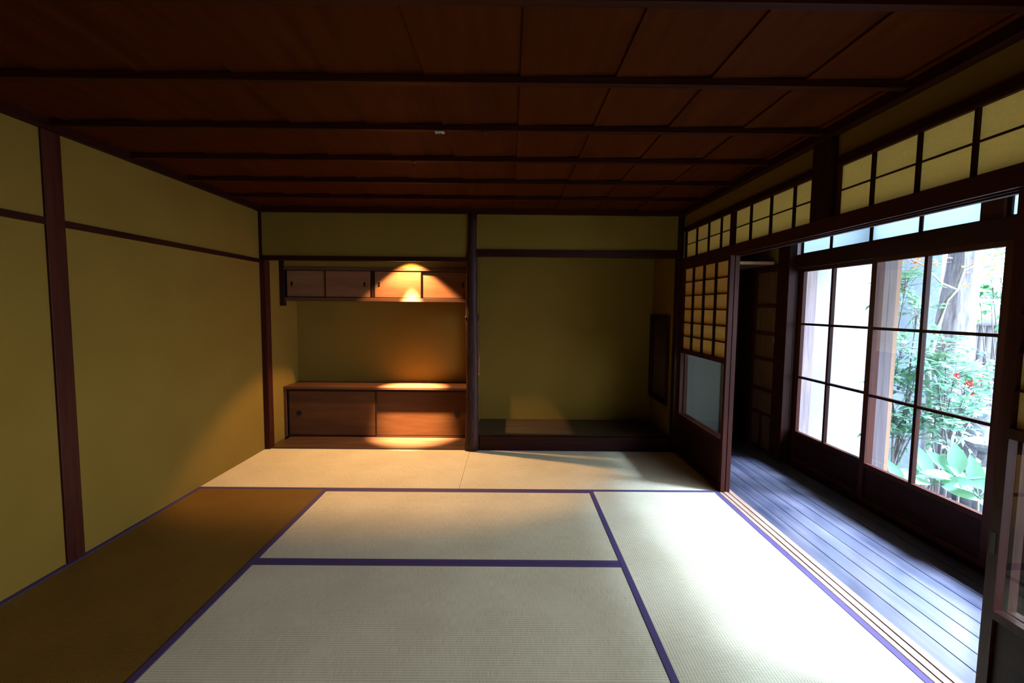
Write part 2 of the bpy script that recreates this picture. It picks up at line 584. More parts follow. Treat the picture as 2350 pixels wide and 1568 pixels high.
mat_(0, 2*T, -T, 0, 'X', 'tatami mat in front of the shelf alcove, glowing orange', (1, 0))
mat_(2*T, 4*T, -T, 0, 'X', 'tatami mat in front of the empty alcove, half in lamplight', (1, 0.010))
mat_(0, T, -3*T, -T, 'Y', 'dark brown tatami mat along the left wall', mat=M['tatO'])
mat_(T, 3*T, -2*T, -T, 'X', 'middle tatami mat, farther of the two framed by purple borders')
mat_(T, 3*T, -3*T, -2*T, 'X', 'big pale tatami mat at the bottom centre of the photo')
mat_(3*T, 4*T, -3*T, -T, 'Y', 'bright white-lit tatami mat beside the veranda sill')
struct('floor_near', MB().box(0.0, 3.82, YB, -3*T-0.003, -0.055, -0.002), M['tatX'])

# ------------------------------------------------------------------ shelf alcove (left)
t = thing('alcove_floorboard', 'brown floorboard at the foot of the shelf alcove', 'floorboard', (0.94, 0.2, 0.0))
MB().box(0.056, 1.893, 0.003, 0.688, -0.0545, 0.010).build('board', M['hassle'], t, 0.002)

# lower cabinet
t = thing('low_cabinet', 'low built-in cabinet with two sliding doors, under the lamplight', 'cabinet', (0.92, 0.5, 0.011))
X1 = 1.893
MB().box(0.002, X1, 0.352, 0.688, 0.500, 0.524).build('top_board', M['cabinet'], t, 0.002)
MB().box(0.002, 0.024, 0.358, 0.686, 0.0105, 0.4995).build('side_panel', M['cabinet'], t)
MB().box(1.872, X1, 0.358, 0.686, 0.0105, 0.4995).build('side_panel', M['cabinet'], t)
MB().box(0.0245, 1.8715, 0.362, 0.400, 0.0105, 0.020).build('bottom_rail', M['cabdark'], t)
MB().box(0.0245, 1.8715, 0.362, 0.400, 0.484, 0.4995).build('top_rail', M['cabdark'], t)
MB().box(0.0245, 1.8715, 0.66, 0.686, 0.0105, 0.4995).build('back_panel', M['cabdark'], t)


def fusuma(t, x0, x1, y, z0, z1, mat, pull, fw=0.010, round_=True):
    d = MB().box(x0+fw, x1-fw, y, y+0.010, z0+fw, z1-fw).build('door', mat, t)
    fr = MB().box(x0, x0+fw, y-0.003, y+0.012, z0, z1).box(x1-fw, x1, y-0.003, y+0.012, z0, z1)
    fr.box(x0+fw, x1-fw, y-0.003, y+0.012, z0, z0+fw).box(x0+fw, x1-fw, y-0.003, y+0.012, z1-fw, z1)
    fr.build('door_frame', M['cabdark'], d)
    zc = (z0+z1)/2
    if round_:
        h = MB()
        n = 20
        i = len(h.v)
        for (r, yy) in ((0.026, y), (0.026, y-0.003), (0.021, y-0.003), (0.019, y-0.0006)):
            for j in range(n):
                a = 2*math.pi*j/n
                h.v.append((pull+r*math.cos(a), yy, zc+r*math.sin(a)))
        for k in range(3):
            for j in range(n):
                h.f.append((i+k*n+j, i+k*n+(j+1) % n, i+(k+1)*n+(j+1) % n, i+(k+1)*n+j)); h.s.append(True)
        h.f.append(tuple(i+3*n+j for j in range(n))); h.s.append(False)
        h.build('finger_pull', M['black'], d)
    else:
        h = MB()
        for dz in (-0.013, 0.013):
            h.tube([(pull, y-0.003, zc+dz), (pull, y+0.001, zc+dz)], 0.0095, 14)
        h.box(pull-0.005, pull+0.005, y-0.003, y+0.001, zc-0.013, zc+0.013)
        h.build('finger_pull', M['black'], d)
    return d


fusuma(t, 0.040, 0.930, 0.372, 0.021, 0.483, M['lowdoor'], 0.147)
fusuma(t, 0.905, 1.868, 0.386, 0.021, 0.483, M['lowdoor'], 1.745)

# hanging upper cabinet
t = thing('hanging_cabinet', 'shallow hanging cupboard with four small sliding doors above the lit alcove', 'cabinet', (0.92, 0.5, 1.385))
YF = 0.335
MB().box(0.0455, 1.893, YF, 0.688, 1.385, 1.420).build('bottom_board', M['cabinet'], t, 0.002)
MB().box(0.0455, 1.893, YF, 0.688, 1.688, 1.722).build('top_board', M['cabinet'], t, 0.002)
MB().box(0.002, 0.045, YF-0.004, YF+0.045, 1.334, 1.785).build('hanging_post', M['cabdark'], t, 0.002)
MB().box(0.002, 0.020, YF+0.046, 0.688, 1.386, 1.72).build('side_panel', M['cabdark'], t)
MB().box(0.046, 1.893, 0.67, 0.687, 1.421, 1.687).build('back_panel', M['cabdark'], t)
MB().box(0.905, 0.928, YF+0.004, 0.40, 1.4205, 1.6875).build('divider', M['cabdark'], t)
fusuma(t, 0.060, 0.470, YF+0.022, 1.422, 1.686, M['cabdoor'], 0.112, 0.006, False)
fusuma(t, 0.448, 0.902, YF+0.010, 1.422, 1.686, M['cabdoor'], 0.835, 0.006, False)
fusuma(t, 0.932, 1.395, YF+0.010, 1.422, 1.686, M['cabdoor'], 0.978, 0.006, False)
fusuma(t, 1.375, 1.870, YF+0.034, 1.422, 1.686, M['cabdoor'], 1.803, 0.006, False)

struct('wall_over_cabinet', MB().box(0.0455, 1.893, YF+0.008, YF+0.03, 1.7225, 2.029), M['plaster'], label='narrow plaster strip above the hanging cabinet')

# downlight recessed in the alcove ceiling, hidden from the room by the rail
LX, LY, LZ = 1.30, 0.165, 1.97
t = thing('alcove_downlight', 'small lamp tucked behind the rail of the shelf alcove', 'lamp', (LX, LY, 1.96))
r = MB()
n = 20
for (rr_, z) in ((0.045, 2.0295), (0.045, 2.0), (0.040, 2.0), (0.040, 2.0285)):
    for j in range(n):
        a = 2*math.pi*j/n
        r.v.append((LX+rr_*math.cos(a), LY+rr_*math.sin(a), z))
for k in range(3):
    for j in range(n):
        r.f.append((k*n+j, k*n+(j+1) % n, (k+1)*n+(j+1) % n, (k+1)*n+j)); r.s.append(True)
r.build('lamp_housing', M['black'], t)
sp = bpy.data.lights.new('lamp_light', 'SPOT')
sp.energy = 225
sp.color = (1.0, 0.57, 0.24)
sp.spot_size = math.radians(99)
sp.spot_blend = 0.22
sp.shadow_soft_size = 0.022
so = bpy.data.objects.new('lamp_light', sp)
col.objects.link(so)
so.parent = t
so.location = (0, 0, LZ-2.03)
sp2 = bpy.data.lights.new('lamp_beam', 'SPOT')
sp2.energy = 8500
sp2.color = (1.0, 0.60, 0.27)
sp2.spot_size = math.radians(31)
sp2.spot_blend = 1.0
sp2.shadow_soft_size = 0.022
so2 = bpy.data.objects.new('lamp_beam', sp2)
col.objects.link(so2)
so2.parent = t
so2.location = (0, 0, LZ-2.03)
so2.rotation_euler = (math.radians(9), 0, 0)

# ------------------------------------------------------------------ alcove post (natural log)
rng = random.Random(5)
zs = [0.0, 0.10, 0.22, 0.36, 0.46, 0.50, 0.54, 0.70, 0.84, 0.88, 0.92, 1.05, 1.18, 1.23, 1.28, 1.45, 1.62, 1.75, 1.80, 1.86, 2.0, 2.10, 2.18]
rs = [0.066, 0.063, 0.059, 0.057, 0.057, 0.061, 0.056, 0.055, 0.056, 0.060, 0.054, 0.054, 0.054, 0.060, 0.053, 0.052, 0.052, 0.051, 0.047, 0.040, 0.038, 0.039, 0.041]
lg = MB()
n = 18
for k, z in enumerate(zs):
    for j in range(n):
        a = 2*math.pi*j/n
        rr_ = rs[k]*(1+0.03*math.sin(3*a+z*4)+0.012*math.sin(7*a+z*9))
        lg.v.append((1.927+0.004*math.sin(z*3)+rr_*math.cos(a), 0.002+rr_*math.sin(a)*0.62-0.012, z))
for k in range(len(zs)-1):
    for j in range(n):
        lg.f.append((k*n+j, k*n+(j+1) % n, (k+1)*n+(j+1) % n, (k+1)*n+j)); lg.s.append(True)
lg.f.append(tuple(range(n-1, -1, -1))); lg.s.append(False)
lg.f.append(tuple((len(zs)-1)*n+j for j in range(n))); lg.s.append(False)
o = lg.build('alcove_post', M['log'])
tag(o, 'dark natural log post with knots between the two alcoves', 'post')
for (z, sgn) in ((1.23, 1), (0.88, 1), (0.50, 1), (1.24, -1)):
    c = Vector((1.927+sgn*0.050, -0.02, z))
    kn = MB()
    kn.tube([c+Vector((-0.012*sgn, 0, -0.016)), c+Vector((0.005*sgn, -0.004, -0.005)), c+Vector((0.006*sgn, -0.004, 0.006)), c+Vector((-0.012*sgn, 0, 0.018))], [0.005, 0.010, 0.010, 0.004], 8)
    k_ = kn.build('knot', M['log'])
    k_.parent = o

# ------------------------------------------------------------------ picture alcove (right)
t = thing('alcove_platform', 'raised dark wooden platform of the empty alcove', 'platform', (2.88, 0.35, 0.0))
MB().box(1.958, 3.792, 0.055, 0.688, 0.100, 0.130).build('board', M['toko'], t, 0.002)
MB().box(1.998, 3.790, 0.001, 0.0545, -0.0545, 0.130).build('front_beam', M['darkX'], t, 0.003)
t = thing('lattice_window', 'dark reed lattice window in the right side of the empty alcove', 'window', (3.80, 0.4, 0.41))
f = MB().box(3.778, 3.868, 0.135, 0.165, 0.406, 1.274).box(3.778, 3.868, 0.655, 0.688, 0.406, 1.274)
f.box(3.778, 3.868, 0.165, 0.655, 0.406, 0.436).box(3.778, 3.868, 0.165, 0.655, 1.244, 1.274)
f.build('window_frame', M['darkZ'], t)
l = MB()
for k in range(11):
    y = 0.20+k*0.042
    l.tube([(3.815, y, 0.437), (3.815, y, 1.243)], 0.006, 6)
for z in (0.64, 0.84, 1.04):
    l.tube([(3.826, 0.166, z), (3.826, 0.654, z)], 0.006, 6)
l.build('reed_lattice', M['lattice'], t)
MB().box(3.845, 3.866, 0.166, 0.654, 0.437, 1.243).build('back_board', M['darkZ'], t)

# ------------------------------------------------------------------ right side: track rails, sliding screens, transoms
hd = MB().box(3.822, 3.925, -3.74, -0.031, 1.736, 1.79)
for (a, b_) in ((3.822, 3.832), (3.8665, 3.8705), (3.905, 3.925)):
    hd.box(a, b_, -3.74, -0.031, 1.721, 1.736)
struct('trim_30', hd, M['doorY'], label='dark grooved head rail over the sliding screens')
struct('trim_31', MB().box(3.822, 3.925, YB, -3.745, 1.72, 1.79), M['darkY'])
sl = MB().box(3.823, 3.930, YB, 0.0, -0.12, -0.0045)
for (a, b_) in ((3.8265, 3.840), (3.858, 3.880), (3.898, 3.930)):
    sl.box(a, b_, YB, 0.0, -0.0045, -0.001)
struct('trim_32', sl, M['sill'], label='grooved wooden sill between tatami and veranda')
struct('wall_right_upper', MB().box(3.85, 3.90, YB, -0.03, 2.07, 2.45), M['plaster'])
struct('trim_33', MB().box(3.835, 3.90, -1.80, -0.031, 2.036, 2.07), M['darkY'])
struct('trim_34', MB().box(3.835, 3.90, -3.74, -1.965, 2.036, 2.07), M['darkY'])
struct('trim_35', MB().box(3.822, 3.93, -1.96, -1.815, 1.79, CEIL), M['darkZ'], 0.002, label='dark post between the paper transoms')
struct('wall_right_rear', MB().box(3.85, 3.90, YB, -3.745, 1.79, 2.07), M['plaster'])


def transom(y0, y1, cols, label, x=3.856):
    """y0 nearer the camera"""
    t = thing('paper_transom', label, 'transom', (x, (y0+y1)/2, 1.791), 'paper transoms over the sliding screens')
    z0, z1 = 1.7905, 2.0355
    fw = 0.022
    f = MB().box(x-0.012, x+0.012, y0, y0+fw, z0, z1).box(x-0.012, x+0.012, y1-fw, y1, z0, z1)
    f.box(x-0.012, x+0.012, y0+fw, y1-fw, z0, z0+0.008).box(x-0.012, x+0.012, y0+fw, y1-fw, z1-0.008, z1)
    f.build('frame', M['doorZ'], t)
    g = MB()
    for c in cols:
        g.box(x-0.010, x+0.004, c-0.006, c+0.006, z0+0.008, z1-0.008)
    ys = [y0+fw]+list(cols)+[y1-fw]
    for a, b_ in zip(ys[:-1], ys[1:]):
        aa = a+(0.006 if a != ys[0] else 0)
        bb = b_-(0.006 if b_ != ys[-1] else 0)
        g.box(x-0.006, x+0.004, aa, bb, 1.910, 1.916)
    g.build('lattice', M['darkZ'], t)
    MB().box(x+0.0045, x+0.0052, y0+fw, y1-fw, z0+0.008, z1-0.008).build('paper', M['paper2'], t)
    return t


transom(-0.920, -0.045, (-0.745, -0.527, -0.294), 'paper transom nearest the alcove corner, with a narrow last column')
transom(-1.812, -0.925, (-1.621, -1.391, -1.157), 'paper transom just left of the dark post', 3.862)
transom(-2.860, -1.963, (-2.630, -2.411, -2.186), 'large paper transom right of the dark post', 3.856)
transom(-3.738, -2.865, (-3.51, -3.29, -3.07), 'paper transom farthest right, beyond the photo edge', 3.862)


def screen(x, y0, y1, label, cols, pull=None, group='sliding paper screens'):
    """shoji: paper grid above, glass pane, board panel below. y0 nearer the camera"""
    xa, xb = x-0.015, x+0.015
    z0, z1 = 0.0, 1.7215
    sw = 0.034
    t = thing('sliding_screen', label, 'sliding screen', (x, (y0+y1)/2, 0), group)
    f = MB().box(xa, xb, y0, y0+sw, z0, z1).box(xa, xb, y1-sw, y1, z0, z1)
    f.box(xa, xb, y0+sw, y1-sw, 1.694, z1).box(xa, xb, y0+sw, y1-sw, 0.945, 0.978)
    f.box(xa, xb, y0+sw, y1-sw, 0.355, 0.383).box(xa, xb, y0+sw, y1-sw, z0, 0.035)
    f.build('frame', M['doorZ'], t)
    MB().box(x-0.005, x+0.005, y0+sw, y1-sw, 0.035, 0.355).build('board_panel', M['darkY'], t)
    MB().box(x-0.0015, x+0.0015, y0+sw, y1-sw, 0.383, 0.945).build('glass_pane', M['glass'], t)
    g = MB()
    for c in cols:
        g.box(xa+0.003, x+0.006, c-0.0065, c+0.0065, 0.978, 1.694)
    ys = [y0+sw]+list(cols)+[y1-sw]
    for r_ in range(1, 6):
        z = 0.978+r_*(1.694-0.978)/6
        for q in range(len(ys)-1):
            a = ys[q]+(0.0065 if q else 0)
            b_ = ys[q+1]-(0.0065 if q < len(ys)-2 else 0)
            g.box(xa+0.006, x+0.006, a, b_, z-0.003, z+0.003)
    g.build('lattice', M['darkZ'], t)
    MB().box(x+0.0065, x+0.0072, y0+sw, y1-sw, 0.978, 1.694).build('paper', M['paper'], t)
    if pull:
        MB().box(xa-0.0012, xa-0.0002, pull-0.008, pull+0.008, 0.565, 0.635).build('finger_pull', M['black'], t)
    return t


screen(3.849, -0.950, -0.036, 'sliding paper screen by the alcove, front one of the stacked pair', (-0.702, -0.486, -0.271))
screen(3.888, -0.945, -0.040, 'sliding paper screen by the alcove, stacked behind the front one', (-0.702, -0.486, -0.271))
screen(3.849, -3.690, -2.796, 'sliding screen at the right photo edge, with a small dark pull', (-3.45, -3.235, -3.02), -2.812)
screen(3.888, -3.695, -2.802, 'sliding screen at the right photo edge, behind the one with the pull', (-3.45, -3.235, -3.02))

# ------------------------------------------------------------------ veranda
ve = MB()
x = 3.932
bi = 0
while x < 4.70:
    x2 = min(x+0.0955, 4.735)
    ve.box(x, x2-0.0035, YB, 0.62, -0.03, -0.004)
    x += 0.0975
ve.box(3.932, 4.735, YB, 0.62, -0.06, -0.031)
struct('floor_veranda', ve, M['veranda'], label='narrow dark floorboards of the veranda')
struct('wall_veranda_end', MB().box(3.90, 4.29, 0.10, 0.62, -0.0039, 2.35).box(3.90, 4.95, 0.62, 0.72, -0.1, 2.35), M['plaster_grey'])
struct('trim_36', MB().box(4.29, 4.33, 0.09, 0.62, -0.004, 1.75).box(4.33, 4.68, 0.60, 0.619, -0.003, 1.75), M['darkZ'], label='dark timber at the far end of the veranda')
struct('trim_37', MB().box(4.295, 4.675, -0.02, 0.005, 1.752, 1.778).box(3.935, 4.29, -0.02, 0.005, 1.752, 1.778), M['pinkwood'])
struct('ceiling_veranda_end', MB().box(3.93, 4.678, 0.006, 0.618, 1.752, 1.768), M['boarddoor'])
struct('wall_veranda_right', MB().box(4.70, 4.78, -0.10, 0.62, 1.76, 2.35), M['plaster'], label='small olive plaster patch above the board door')
struct('ceiling_veranda', MB().box(3.90, 4.85, YB, 0.72, 2.35, 2.39), M['ceil'])
struct('trim_38', MB().box(4.66, 4.7245, -0.275, -0.105, -0.004, 2.35), M['darkZ'], 0.003, label='dark post left of the glass doors')
struct('trim_39', MB().box(4.735, 4.80, -3.745, -0.275, -0.06, 0.022), M['darkY'], label='sill under the glass doors')
struct('trim_40', MB().box(4.715, 4.80, -3.745, -0.2755, 1.695, 1.808), M['darkY'], label='head rail over the glass doors')
struct('trim_41', MB().box(4.735, 4.80, -3.745, -0.2755, 2.03, 2.35), M['darkY'])
struct('trim_42', MB().box(4.66, 4.79, -3.90, -3.7455, -0.004, 2.35), M['darkZ'])
struct('trim_43', MB().box(4.735, 4.79, -1.905, -1.792, 1.8085, 2.0295), M['doorZ'], label='dark upright between the frosted transoms')
struct('wall_veranda_rear', MB().box(4.72, 4.80, YB, -3.901, -0.06, 0.28).box(4.72, 4.80, YB, -3.901, 1.68, 2.35), M['darkY'])

# board door beyond the post, on the right of the veranda
t = thing('board_door', 'brown board door with horizontal battens at the far end of the veranda', 'door', (4.70, 0.10, -0.003))
f = MB().box(4.685, 4.715, -0.102, -0.080, -0.003, 1.752).box(4.685, 4.715, 0.28, 0.312, -0.003, 1.752)
f.box(4.685, 4.715, -0.080, 0.28, 1.69, 1.752).box(4.685, 4.715, -0.080, 0.28, -0.003, 0.03)
f.build('frame', M['doorZ'], t)
bd = MB()
for k in range(4):
    y = -0.080+k*0.09
    bd.box(4.700, 4.712, y+0.001, y+0.089, 0.0305, 1.6895)
bd.build('boards', M['boarddoor'], t)
for z in (1.375, 1.120, 0.875, 0.585):
    MB().box(4.684, 4.6995, -0.079, 0.279, z-0.016, z+0.016).build('batten', M['doorY'], t)
MB().box(4.684, 4.6995, -0.079, 0.279, 0.345, 0.365).build('batten', M['doorY'], t)
MB().box(4.684, 4.6995, 0.10, 0.118, 0.0305, 0.3445).build('batten', M['doorZ'], t)
MB().box(4.680, 4.684, -0.072, -0.062, 1.04, 1.08).build('latch', M['pale'], t)
struct('wall_behind_board_door', MB().box(4.725, 4.80, -0.275, 0.62, -0.12, 1.759).box(4.735, 4.80, YB, -0.276, -0.12, -0.0605), M['darkZ'])
struct('trim_44', MB().box(4.685, 4.72, 0.313, 0.60, -0.003, 1.752), M['darkZ'])


def glass_door(x, y0, y1, mid, label, pull=None):
    """wooden glass door: 2 columns x 3 rows of panes over a board panel. y0 nearer the camera"""
    xa, xb = x-0.015, x+0.015
    t = thing('glass_door', label, 'glass door', (x, (y0+y1)/2, 0.022), 'sliding glass doors of the veranda')
    z1 = 1.6945
    sw = 0.045
    rows = (0.293, 0.765, 1.222, 1.664)
    f = MB().box(xa, xb, y0, y0+sw, 0.0225, z1).box(xa, xb, y1-sw, y1, 0.0225, z1)
    f.box(xa, xb, y0+sw, y1-sw, rows[3], z1)
    f.box(xa, xb, y0+sw, y1-sw, 0.262, rows[0]).box(xa, xb, y0+sw, y1-sw, 0.0225, 0.06)
    f.build('frame', M['doorZ'], t)
    MB().box(x-0.006, x+0.006, y0+sw, y1-sw, 0.06, 0.262).build('board_panel', M['darkY'], t)
    g = MB().box(xa+0.002, xb-0.002, mid-0.011, mid+0.011, rows[0], rows[3])
    for z in rows[1:3]:
        g.box(xa+0.004, xb-0.004, y0+sw, mid-0.011, z-0.009, z+0.009)
        g.box(xa+0.004, xb-0.004, mid+0.011, y1-sw, z-0.009, z+0.009)
    g.build('glazing_bars', M['darkZ'], t)
    for (a, b_) in ((y0+sw, mid-0.011), (mid+0.011, y1-sw)):
        for q in range(3):
            lo = rows[q]+(0.009 if q else 0)
            hi = rows[q+1]-(0.009 if q < 2 else 0)
            MB().box(x-0.0015, x+0.0015, a, b_, lo, hi).build('glass_pane', M['glass'], t)
    if pull:
        MB().tube([(xa-0.008, pull, 1.005), (xa, pull, 1.005)], 0.007, 12).build('knob', M['pale'], t)
    return t


glass_door(4.775, -1.130, -0.276, -0.665, 'glass door on the left, white wall seen through it', -1.10)
glass_door(4.738, -1.985, -1.100, -1.505, 'glass door showing the garden trunk and bushes')
glass_door(4.775, -2.860, -1.955, -2.40, 'glass door at the right photo edge, mostly hidden by screens')
glass_door(4.738, -3.744, -2.830, -3.28, 'glass door farthest right behind the screens')


def frosted(y0, y1, cols, label):
    x = 4.765
    t = thing('frosted_transom', label, 'transom', (x, (y0+y1)/2, 1.809), 'frosted transoms over the glass doors')
    z0, z1 = 1.8085, 2.0295
    f = MB().box(x-0.012, x+0.012, y0, y0+0.02, z0, z1).box(x-0.012, x+0.012, y1-0.02, y1, z0, z1)
    f.box(x-0.012, x+0.012, y0+0.02, y1-0.02, z0, z0+0.012).box(x-0.012, x+0.012, y0+0.02, y1-0.02, z1-0.012, z1)
    for c in cols:
        f.box(x-0.010, x+0.010, c-0.011, c+0.011, z0+0.012, z1-0.012)
    f.build('frame', M['darkZ'], t)
    ys = [y0+0.02]+list(cols)+[y1-0.02]
    for q in range(len(ys)-1):
        a = ys[q]+(0.011 if q else 0)
        b_ = ys[q+1]-(0.011 if q < len(ys)-2 else 0)
        MB().box(x-0.001, x+0.001, a, b_, z0+0.012, z1-0.012).build('glass_pane', M['frost'], t)


frosted(-1.7915, -0.276, (-1.415, -1.03, -0.635), 'long frosted glass transom over the first two glass doors')
frosted(-3.7445, -1.9055, (-3.29, -2.83, -2.38), 'frosted glass transom cut by the right photo edge')

# eave outside the veranda
struct('roof_eave', MB().box(4.80, 6.35, YB, 1.3, 2.42, 2.50), M['boarddoor'])

# ------------------------------------------------------------------ garden
GZ = -0.45
struct('ground_garden', MB().box(4.80, 16, -9, 9, GZ-0.3, GZ), M['soil'], label='dark garden soil')
struct('wall_garden_far', MB().box(6.301, 7.05, 0.88, 1.0, GZ, 2.42), M['plaster_shaded'], label='plaster wall behind the bushes, coloured blue-grey as if shaded')
struct('wall_garden', MB().box(4.80, 6.30, 0.80, 1.0, GZ, 2.42), M['plaster_out'], label='pale grey plaster wall of the garden')
t = thing('garden_wall_post', 'weathered wooden post against the white wall outside the left glass door', 'post', (5.52, 0.73, GZ))
MB().box(5.42, 5.53, 0.66, 0.795, GZ, 2.415).build('post_shaft', M['greyjamb'], t)
# outside jambs next to the garden door
t = thing('shutter_jamb', 'narrow upright shutter frame outside, left edge of the garden view', 'door frame', (4.88, -1.09, GZ))
MB().box(4.83, 4.875, -1.060, -1.020, GZ, 2.415).build('inner_upright', M['jambdark'], t)
MB().box(4.885, 4.95, -1.04, -1.000, GZ, 2.415).build('middle_upright', M['jambdark'], t)
MB().box(4.965, 4.995, -1.02, -0.985, GZ, 2.415).build('outer_upright', M['jambpale'], t)

# bamboo fence
fa, fb = Vector((7.05, 1.02, 0)), Vector((10.4, -0.21, 0))
fd = (fb-fa).normalized()
fn = Vector((-fd.y, fd.x, 0))
fl = (fb-fa).length
t = thing('bamboo_fence', 'pale split-bamboo fence with horizontal poles at the back of the garden', 'fence', (8.0, 0.66, GZ))
cn = MB()
k = 0
rng = random.Random(3)
while k*0.062 < fl:
    p = fa+fd*(k*0.062)
    ztop = 1.25
    zz = [-0.28, 0.05+rng.uniform(-.12, .12), 0.40+rng.uniform(-.12, .12), 0.80+rng.uniform(-.12, .12), ztop]
    pts, rd = [], []
    for q, z in enumerate(zz):
        if 0 < q < 4:
            pts += [(p.x, p.y, z-0.006), (p.x, p.y, z), (p.x, p.y, z+0.006)]
            rd += [0.029, 0.033, 0.029]
        else:
            pts.append((p.x, p.y, z)); rd.append(0.029)
    cn.tube(pts, rd, 8)
    k += 1
cn.build('bamboo_canes', M['bamboo'], t)
for z, r_ in ((1.24, 0.05), (0.71, 0.045), (0.2, 0.04)):
    a = fa-fn*0.075; b_ = fb-fn*0.075
    MB().tube([(a.x, a.y, z), ((a.x+b_.x)/2, (a.y+b_.y)/2, z), (b_.x, b_.y, z)], r_, 10).build('bamboo_rail', M['bamboopole'], t)
a = fa-fn*0.03; b_ = fb-fn*0.03
MB().tube([(a.x, a.y, -0.36), (b_.x, b_.y, -0.36)], 0.085, 10).build('foot_log', M['bark'], t)

# building roof beyond the fence
o = MB().prism([(7.6, 2.2), (11.5, 1.2), (11.9, 2.6), (8.0, 3.6)], 1.55, 1.68).build('neighbouring_roof', M['plaster_out'])
tag(o, 'white roof edge glimpsed beyond the bamboo fence', 'roof')

# big tree
rng = random.Random(11)
tp = [at(2163, 1130, 0.25), at(2162, 1060, 0.25), at(2168, 960, 0.25), at(2180, 850, 0.25), at(2192, 740, 0.25), at(2208, 640, 0.25), at(2228, 540, 0.25), at(2255, 400, 0.25)]
tp = [Vector((tp[0].x, tp[0].y, GZ-0.05))]+tp[1:]
rad = [0.23, 0.175, 0.155, 0.15, 0.145, 0.13, 0.135, 0.12]
t = thing('garden_tree', 'thick leaning tree trunk with grey fissured bark in the garden', 'tree', (tp[0].x, tp[0].y, GZ))
tr = MB()
pts, rr_ = [], []
for k in range(len(tp)-1):
    for q in range(6):
        u = q/6
        pts.append(tp[k].lerp(tp[k+1], u)); rr_.append(rad[k]*(1-u)+rad[k+1]*u)
pts.append(tp[-1]); rr_.append(rad[-1])
base = len(tr.v)
n = 28
for k, p in enumerate(pts):
    for j in range(n):
        an = 2*math.pi*j/n
        r_ = rr_[k]*(1+0.05*math.sin(9*an+k*0.15)+0.03*math.sin(17*an-k*0.2)+rng.uniform(-0.015, 0.015))
        tr.v.append((p.x+math.cos(an)*r_, p.y+math.sin(an)*r_, p.z))
for k in range(len(pts)-1):
    for j in range(n):
        tr.f.append((k*n+j, k*n+(j+1) % n, (k+1)*n+(j+1) % n, (k+1)*n+j)); tr.s.append(True)
tr.build('trunk', M['bark'], t)
p0 = tp[6]
MB().tube([p0, p0+Vector((0.3, -0.2, 0.35)), p0+Vector((0.7, -0.3, 0.9))], [0.05, 0.04, 0.025], 8).build('branch', M['bark'], t)


def rvec0(rng):
    return Vector((rng.gauss(0, 1), rng.gauss(0, 1), rng.gauss(0, 1))).normalized()


shade_canopy = MB()  # unseen canopy, added to keep the sun off the far veranda
rng = random.Random(77)
for k in range(2600):
    c = Vector((7.0, -0.75, 3.15))+Vector((rng.uniform(-1, 1)*1.15, rng.uniform(-1, 1)*1.25, rng.uniform(-1, 1)*0.62))
    shade_canopy.leaf(c, rvec0(rng), 0.034, 0.12, rvec0(rng), 0.1, 2)
shade_canopy.build('foliage', M['shrub'], t)['kind'] = 'stuff'


def rvec(rng):
    while True:
        v = Vector((rng.uniform(-1, 1), rng.uniform(-1, 1), rng.uniform(-1, 1)))
        if 0.1 < v.length < 1:
            return v.normalized()


def frond(lm, sm, p, d, size, rng, w=0.22):
    """a nandina leaf: a fine stalk with opposite pointed leaflets"""
    d = d.normalized()
    side = d.cross(Vector((0, 0, 1)))
    if side.length < 0.05: side = Vector((1, 0, 0))
    side.normalize()
    nr = side.cross(d)
    L = size*3.0
    pts = [p+d*(L*u)-Vector((0, 0, 1))*(L*0.35*u*u) for u in (0, 0.35, 0.7, 1.0)]
    sm.tube(pts, [0.0022, 0.0018, 0.0014, 0.0010], 4)
    for k in (1, 2, 3):
        for sg in (-1, 1):
            dd = (d*0.7+side*sg+rvec(rng)*0.25-Vector((0, 0, 0.25))).normalized()
            lm.leaf(pts[k], dd, size*w, size*rng.uniform(0.8, 1.15), (nr+rvec(rng)*0.4).normalized())
    lm.leaf(pts[3], (d-Vector((0, 0, 0.5))).normalized(), size*w, size*1.1, (nr+rvec(rng)*0.3).normalized())


